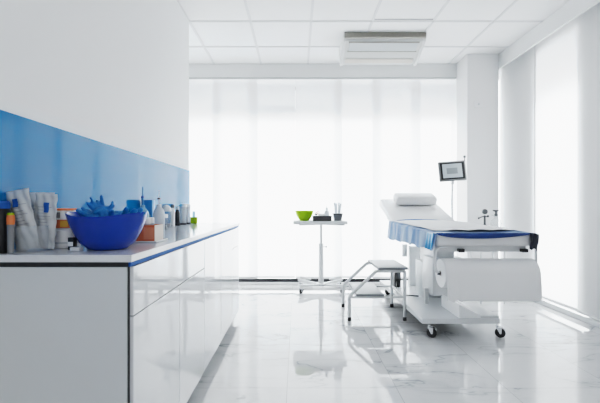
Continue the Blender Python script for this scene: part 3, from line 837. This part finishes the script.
glove((bc[0] - .035, bc[1] + .005, zb + .006), 1.2, .25, .1, 'blue glove with splayed fingertips on the left of the heap in the bowl', F, .95)
glove((bc[0] + .055, bc[1] - .01, zb + .012), -2.0, .15, -.1, 'crumpled blue glove on the right side of the bowl, over the rim', F, .95)
glove((bc[0] + .005, bc[1] + .05, zb + .010), -1.2, -.1, .3, 'crumpled blue glove at the back of the heap in the bowl', F, .95)
glove((bc[0] - .035, bc[1] + .02, zb + .034), .9, .55, -.35, 'blue glove on top of the heap with fingers standing up', [(-.028, .045, .02), (-.012, .055, .028), (.006, .052, .012), (.022, .045, .03)], .80)

# pouches in a clear beaker
px_, py_ = -.955, 1.375
t = thing('beaker', (px_, py_, T), 'clear plastic beaker holding sterile pouches at the near end of the worktop', 'beaker')
MB().lathe([(.052, 0), (.060, .09), (.0585, .09), (.050, .004), (.001, .004)], (px_, py_, T), 28).build('shell', M['clear'], t)
def pouch(x, y, w, h, lean, yaw, label, blue=None, lay=.010):
    t = thing('sterile_pouch', (x, y, T + .006), label, 'pouch', 'sterile pouches standing in the beaker')
    R = Matrix.Rotation(yaw, 3, 'Z') @ Matrix.Rotation(lean, 3, 'Y')
    O = Vector((x, y, T + .006))
    def mk(u0, u1, v0, v1, off, th):
        def f(u, v):
            uu = u0 + (u1 - u0) * u; vv = v0 + (v1 - v0) * v
            puff = lay * math.sin(PI * min(1, max(0, uu))) * math.sin(PI * min(1, max(0, vv * .9 + .05)))
            crink = .0022 * math.sin(uu * 17 + vv * 9) + .002 * math.sin(vv * 31 + x * 90)
            return O + R @ Vector(((uu - .5) * w, -puff - off + crink, vv * h))
        return MB().grid(f, 18, 26), th
    g_, th = mk(0, 1, 0, 1, 0, .003)
    bd = g_.build('bag', M['pouch'], t, solid=.003)
    m = MB()
    def pt(uu, vv, off):
        puff = lay * math.sin(PI * uu) * math.sin(PI * min(1, vv * .9 + .05))
        crink = .0022 * math.sin(uu * 17 + vv * 9) + .002 * math.sin(vv * 31 + x * 90)
        return O + R @ Vector(((uu - .5) * w, -puff - off + crink, vv * h))
    for k in range(7):
        v0 = .42 + k * .055; a, b_ = .2, .8 - .12 * (k % 3)
        for j in range(6):
            ua, ub = a + (b_ - a) * j / 6, a + (b_ - a) * (j + 1) / 6
            vs = [m.bm.verts.new(pt(q, r_, .0028)) for q, r_ in ((ua, v0), (ub, v0), (ub, v0 + .010), (ua, v0 + .010))]
            m.bm.faces.new(vs)
    m.build('print', M['pprint'], t, smooth=False)
    if blue:
        m = MB()
        ua, ub, va, vb = blue
        N_ = 5
        V = [[m.bm.verts.new(pt(ua + (ub - ua) * i / N_, va + (vb - va) * j / N_, .004)) for j in range(N_ + 1)] for i in range(N_ + 1)]
        for i in range(N_):
            for j in range(N_): m.bm.faces.new((V[i][j], V[i + 1][j], V[i + 1][j + 1], V[i][j + 1]))
        m.build('blue_mark', M['band'], t, solid=.001)
pouch(px_ + .000, py_ - .022, .080, .215, -.19, .05, 'creased grey sterile pouch leaning left at the front of the beaker', (.28, .50, .72, .86))
pouch(px_ + .032, py_ + .010, .085, .200, .06, -.1, 'upright pale sterile pouch with a blue mark on the right of the beaker', (.50, .72, .66, .84))
pouch(px_ - .030, py_ + .020, .080, .212, -.20, .2, 'sterile pouch with a blue mark at the left rear of the beaker', (.25, .48, .60, .80))
pouch(px_ + .008, py_ + .034, .095, .205, .0, 0, 'pale sterile pouch standing upright at the back of the beaker')

# dark dispenser at the picture's left edge
dx_, dy_ = -1.035 + .022, 1.40
dx_ = -1.022; dy_ = 1.36
t = thing('dispenser', (dx_, dy_, T), 'black cylindrical dispenser with a blue lid beside the pouches', 'dispenser')
MB().lathe([(.031, 0), (.034, .005), (.034, .14), (.030, .152)], (dx_, dy_ - .055, T), 26).build('body', M['blackp'], t)
MB().lathe([(.031, .152), (.031, .172), (.026, .178)], (dx_, dy_ - .055, T), 26).build('lid', M['band'], t)
t = thing('marker_tube', (-.985, 1.30, T), 'thin dark grey tube with an orange and yellow tip between dispenser and pouches', 'tube')
mx_ = -.972
MB().lathe([(.010, 0), (.011, .10)], (mx_, 1.29, T), 14).build('barrel', M['mshell'], t)
MB().lathe([(.0115, .098), (.0125, .115), (.011, .13)], (mx_, 1.29, T), 14).build('tip', M['orangel'], t)
MB().lathe([(.0115, .13), (.009, .138)], (mx_, 1.29, T), 14).build('cap', M['green'], t)

# white tubs
jx, jy = -.902, 1.482
t = thing('tub', (jx, jy, T), 'wide white tub under the orange labelled jar', 'tub')
MB().lathe([(.049, 0), (.051, .004), (.050, .020), (.0475, .022), (.0465, .066), (.043, .070)], (jx, jy, T), 32).build('body', M['white'], t)
MB().lathe([(.0515, .018), (.0515, .024), (.0485, .024), (.0485, .018)], (jx, jy, T), 32, cap=False).build('seam', M['acs'], t)
Z2 = T + .0705
t = thing('jar', (jx - .003, jy, Z2), 'white jar with red and orange label band and orange rim, stacked on the wide tub', 'jar')
MB().lathe([(.038, 0), (.040, .003), (.040, .070), (.038, .074)], (jx - .003, jy, Z2), 32).build('body', M['white'], t)
MB().lathe([(.0405, .006), (.0408, .006), (.0408, .038), (.0405, .038)], (jx - .003, jy, Z2), 32, cap=False).build('label_band', M['orange'], t)
m = MB()
for k in range(4):
    a0 = -1.25 + k * .02
m.lathe([(.0412, .010), (.0416, .010), (.0416, .034), (.0412, .034)], (jx - .003, jy, Z2), 40, cap=False)
m.bm.verts.ensure_lookup_table()
dele = [f for f in m.bm.faces if not (-.3 < math.atan2(f.calc_center_median().y - jy, f.calc_center_median().x - jx + .003) + 1.1 < .35)]
bmesh.ops.delete(m.bm, geom=dele, context='FACES')
m.build('yellow_patch', M['green'] if False else pbr('yellow_print', (.72, .42, .05), .5), t)
m = MB().lathe([(.0404, .045), (.0409, .045), (.0409, .066), (.0404, .066)], (jx - .003, jy, Z2), 40, cap=False)
dele = [f for f in m.bm.faces if not (-.28 < math.atan2(f.calc_center_median().y - jy, f.calc_center_median().x - jx + .003) + 1.75 < .28)]
bmesh.ops.delete(m.bm, geom=dele, context='FACES')
m.build('dark_label', M['mshell'], t)
MB().lathe([(.041, .073), (.041, .079), (.038, .081)], (jx - .003, jy, Z2), 32).build('lid', M['orangel'], t)

# small boxes between tub and bowl
t = thing('small_box', (-.825, 1.40, T), 'small black and white carton squeezed between the tub and the blue bowl', 'box')
MB().box(-.836, -.815, 1.385, 1.41, T, T + .046, .002).build('carton', M['blackp'], t)
MB().box(-.835, -.816, 1.3835, 1.3845, T + .014, T + .030).build('label_panel', M['white'], t)
tag(MB().box(-.805, -.772, 1.345, 1.375, T, T + .014, .002).build('small_box', M['white'], loc=(-.79, 1.365, T)), 'flat little white carton lying against the foot of the blue bowl', 'box')

# orange box with tray and vials
ox0, ox1, oy0, oy1 = -.765, -.622, 1.66, 1.765
t = thing('shallow_tray', (-.655, 1.73, T), 'thin grey white tray under the open orange box', 'tray')
MB().box(ox0 - .01, ox1 + .012, oy0 - .012, oy1 + .03, T, T + .004, .001, 1).build('plate', M['acs'], t)
m = MB()
m.box(ox0 - .01, ox1 + .012, oy0 - .012, oy0 - .009, T + .004, T + .008); m.box(ox1 + .009, ox1 + .012, oy0 - .009, oy1 + .03, T + .004, T + .008)
m.build('rim', M['white'], t, smooth=False)
OZ = T + .0045
t = thing('open_box', (-.66, 1.73, OZ), 'open orange cardboard box with a white end panel behind the blue bowl', 'box')
m = MB(); h = .072; th = .003
for a in ((ox0, ox1 - .001, oy0, oy0 + th), (ox0, ox1 - .001, oy1 - th, oy1), (ox0, ox0 + th, oy0, oy1)): m.box(*a, OZ, OZ + h)
m.box(ox0, ox1 - .001, oy0, oy1, OZ, OZ + th)
m.build('carton', M['orange'], t, smooth=False)
MB().box(ox1 - .001, ox1 + .001, oy0, oy1, OZ, OZ + h).build('side_panel', pbr('pale_card', (.74, .68, .62), .6), t, smooth=False)
MB().box(ox0 + .095, ox1 - .004, oy0 - .001, oy0, OZ + .01, OZ + h - .01).build('front_label', pbr('pale_orange', (.70, .28, .16), .6), t, smooth=False)
for i, (vx, vy) in enumerate(((-.705, 1.69), (-.668, 1.69), (-.705, 1.735), (-.668, 1.735))):
    t = thing('vial', (vx, vy, OZ + .0035), ['white capped vial in the orange box, front left', 'white capped vial in the orange box, front right', 'white capped vial in the orange box, rear left', 'white capped vial in the orange box, rear right'][i], 'vial', 'white vials in the orange box')
    MB().lathe([(.014, 0), (.0145, .003), (.0145, .075)], (vx, vy, OZ + .0035), 18).build('body', M['frost'], t)
    MB().lathe([(.0155, .074), (.0155, .098), (.013, .10)], (vx, vy, OZ + .0035), 18).build('cap', M['white'], t)

# bottles with syringes
def syringe(x, y, z, h, label, barrel, hub):
    t = thing('syringe', (x, y, z), label, 'syringe')
    MB().lathe([(.004, 0), (.006, .006), (.006, h * .45)], (x, y, z), 12).build('barrel', barrel, t)
    MB().lathe([(.008, h * .45), (.008, h * .52), (.003, h * .55)], (x, y, z), 12).build('hub', hub, t)
    MB().lathe([(.0022, h * .5), (.0020, h)], (x, y, z), 8).build('plunger', barrel, t)
b1 = bottle('bottle', -.800, 1.97, T, .031, .165, .012, M['clearb'], None, 'blue tinted clear bottle with a blue syringe in its neck, behind the orange box', liquid=(M['bluep'], .5))
syringe(-.800, 1.97, T + .155, .105, 'blue syringe standing in the neck of the blue tinted bottle', M['bluep'], M['band'])
b2 = bottle('bottle', -.690, 1.90, T, .028, .168, .012, M['frost'], None, 'clear frosted bottle with a black hubbed syringe, right behind the orange box', liquid=(M['clearb'], .4))
syringe(-.690, 1.90, T + .155, .085, 'clear syringe with a black hub standing in the frosted bottle', M['clear'], M['blackp'])
t = thing('supply_box', (-1.0, 2.56, T), 'bright blue upright box standing behind the tinted bottle', 'box')
MB().box(-1.035, -.965, 2.53, 2.59, T, T + .20, .004).build('carton', M['bluep'], t)
MB().box(-1.025, -.975, 2.528, 2.5295, T + .03, T + .10).build('front_panel', M['clearb'], t, smooth=False)

# row of jars and bottles at the far end
XX = -.975
def row(xpix, z_, X=XX): return X, X * 380 / (xpix - 297)
def gx(xpix, X=XX): return X * 380 / (xpix - 297)
y = gx(166)
t = thing('glass_jar', (XX, y, T), 'clear glass jar with a white domed lid and dark contents, first of the far row', 'jar')
MB().lathe([(.034, 0), (.037, .004), (.037, .115), (.034, .12)], (XX, y, T), 22).build('body', M['clear'], t)
MB().lathe([(.030, .004), (.030, .028), (.028, .028)], (XX, y, T), 18).build('contents', M['mshell'], t)
MB().lathe([(.037, .118), (.039, .125), (.036, .145), (.022, .162), (.006, .168)], (XX, y, T), 22).build('lid', M['white'], t)
t = thing('glass_jar', (-.895, gx(163, -.895), T), 'low clear glass jar with a white lid, just behind the frosted bottle', 'jar')
MB().lathe([(.028, 0), (.030, .004), (.030, .080)], (-.895, gx(163, -.895), T), 22).build('body', M['clear'], t)
MB().lathe([(.025, .003), (.025, .03)], (-.895, gx(163, -.895), T), 18).build('contents', M['dark'], t)
MB().lathe([(.031, .08), (.031, .10), (.028, .104)], (-.895, gx(163, -.895), T), 22).build('lid', M['white'], t)
for xp, r, h, mt, cp, lab in ((172.5, .019, .150, M['white'], M['dark'], 'slim white bottle with a dark base and cap, left of the black bottle'),
                             (177.5, .020, .135, M['blackp'], M['frost'], 'slim black bottle with a pale cap in the far row')):
    y = gx(xp)
    bottle('bottle', XX, y, T, r, h, .011, mt, cp, lab)
for xp, lab in ((183.0, 'tall clear glass tube jar with a chrome lid, nearer of the pair'), (187.3, 'tall clear glass tube jar with a chrome lid, farther of the pair')):
    y = gx(xp)
    t = thing('glass_jar', (XX, y, T), lab, 'jar', 'tall glass tube jars in the far row')
    MB().lathe([(.027, 0), (.028, .003), (.028, .150)], (XX, y, T), 22).build('body', M['jarglass'], t)
    MB().lathe([(.030, 0), (.030, .012), (.026, .013)], (XX, y, T), 22).build('base', M['blackp'], t)
    MB().lathe([(.031, .150), (.031, .168), (.024, .175)], (XX, y, T), 22).build('lid', M['steel'], t)
    MB().lathe([(.012, .014), (.0125, .145)], (XX - .004, y, T), 14).build('contents', M['white'], t)
gxx = -.945; y = gx(193.8, gxx)
t = thing('green_tub', (gxx, y, T), 'small lime green tub at the far end of the worktop', 'tub')
MB().lathe([(.028, 0), (.031, .004), (.034, .056), (.031, .056), (.028, .006), (.001, .006)], (gxx, y, T), 24).build('shell', M['green'], t)
tag(MB().lathe([(.012, .007), (.013, .060), (.013, .105), (.010, .11)], (gxx, y, T), 16).build('clear_tube', M['clearb'], loc=(gxx, y, T + .007)), 'clear tube standing upright in the small green tub', 'tube')

# ------------------------------------------------------------------ light
w = bpy.data.worlds.new('world'); bpy.context.scene.world = w; w.use_nodes = True
nt = w.node_tree; bg = nt.nodes['Background'] if 'Background' in nt.nodes else nt.nodes.new('ShaderNodeBackground')
bg.inputs[0].default_value = (.985, .995, 1.0, 1); bg.inputs[1].default_value = 6.5
def area(name, loc, rot, sx, sy, e, col=(1, 1, 1)):
    l = bpy.data.lights.new(name, 'AREA'); l.shape = 'RECTANGLE'; l.size = sx; l.size_y = sy; l.energy = e; l.color = col
    o = bpy.data.objects.new(name, l); C.objects.link(o); o.location = loc; o.rotation_euler = rot
area('ceiling_fill', (.8, 1.2, CZ - .03), (0, 0, 0), 1.2, 1.2, 4)  # added soft fill near the ceiling, no fitting modelled
area('ceiling_fill', (.8, -1.4, CZ - .03), (0, 0, 0), 1.6, 1.6, 8)  # second added fill, out of view behind the camera
area('rear_fill', (.9, -2.6, .9), (math.radians(125), 0, 0), 2.6, 1.2, 24)  # unseen fill light added behind the camera to lift the ceiling

# ------------------------------------------------------------------ camera
cd = bpy.data.cameras.new('camera'); cam = bpy.data.objects.new('camera', cd); C.objects.link(cam)
cam.location = (0, 0, CAMH); cam.rotation_euler = (PI / 2, 0, 0)
cd.sensor_width = 36; cd.lens = 380 / 600 * 36; cd.shift_x = 3 / 600; cd.shift_y = 4 / 600; cd.clip_start = .02
bpy.context.scene.camera = cam
sc = bpy.context.scene
sc.view_settings.view_transform = 'Standard'; sc.view_settings.look = 'None'; sc.view_settings.exposure = 0
sc.cycles.max_bounces = 10; sc.cycles.diffuse_bounces = 5; sc.cycles.glossy_bounces = 5; sc.cycles.transparent_max_bounces = 16; sc.cycles.transmission_bounces = 6
sc.cycles.use_denoising = True
sc.cycles.sample_clamp_indirect = 6
vs = sc.view_settings
vs.use_curve_mapping = True
cm = vs.curve_mapping; cm.use_clip = False; cm.white_level = (4, 4, 4); cm.extend = 'HORIZONTAL'
cv = cm.curves[3]
cv.points[0].location = (0, 0); cv.points[1].location = (1, .955)
for a, b_ in ((.05, .034), (.12, .105), (.24, .25), (.36, .375), (.6, .545), (.85, .645), (1.0, .695), (1.25, .76), (1.5, .83), (1.9, .872), (2.3, .905), (2.8, .938), (3.4, .952)):
    cv.points.new(a / 4, b_)
cm.update()
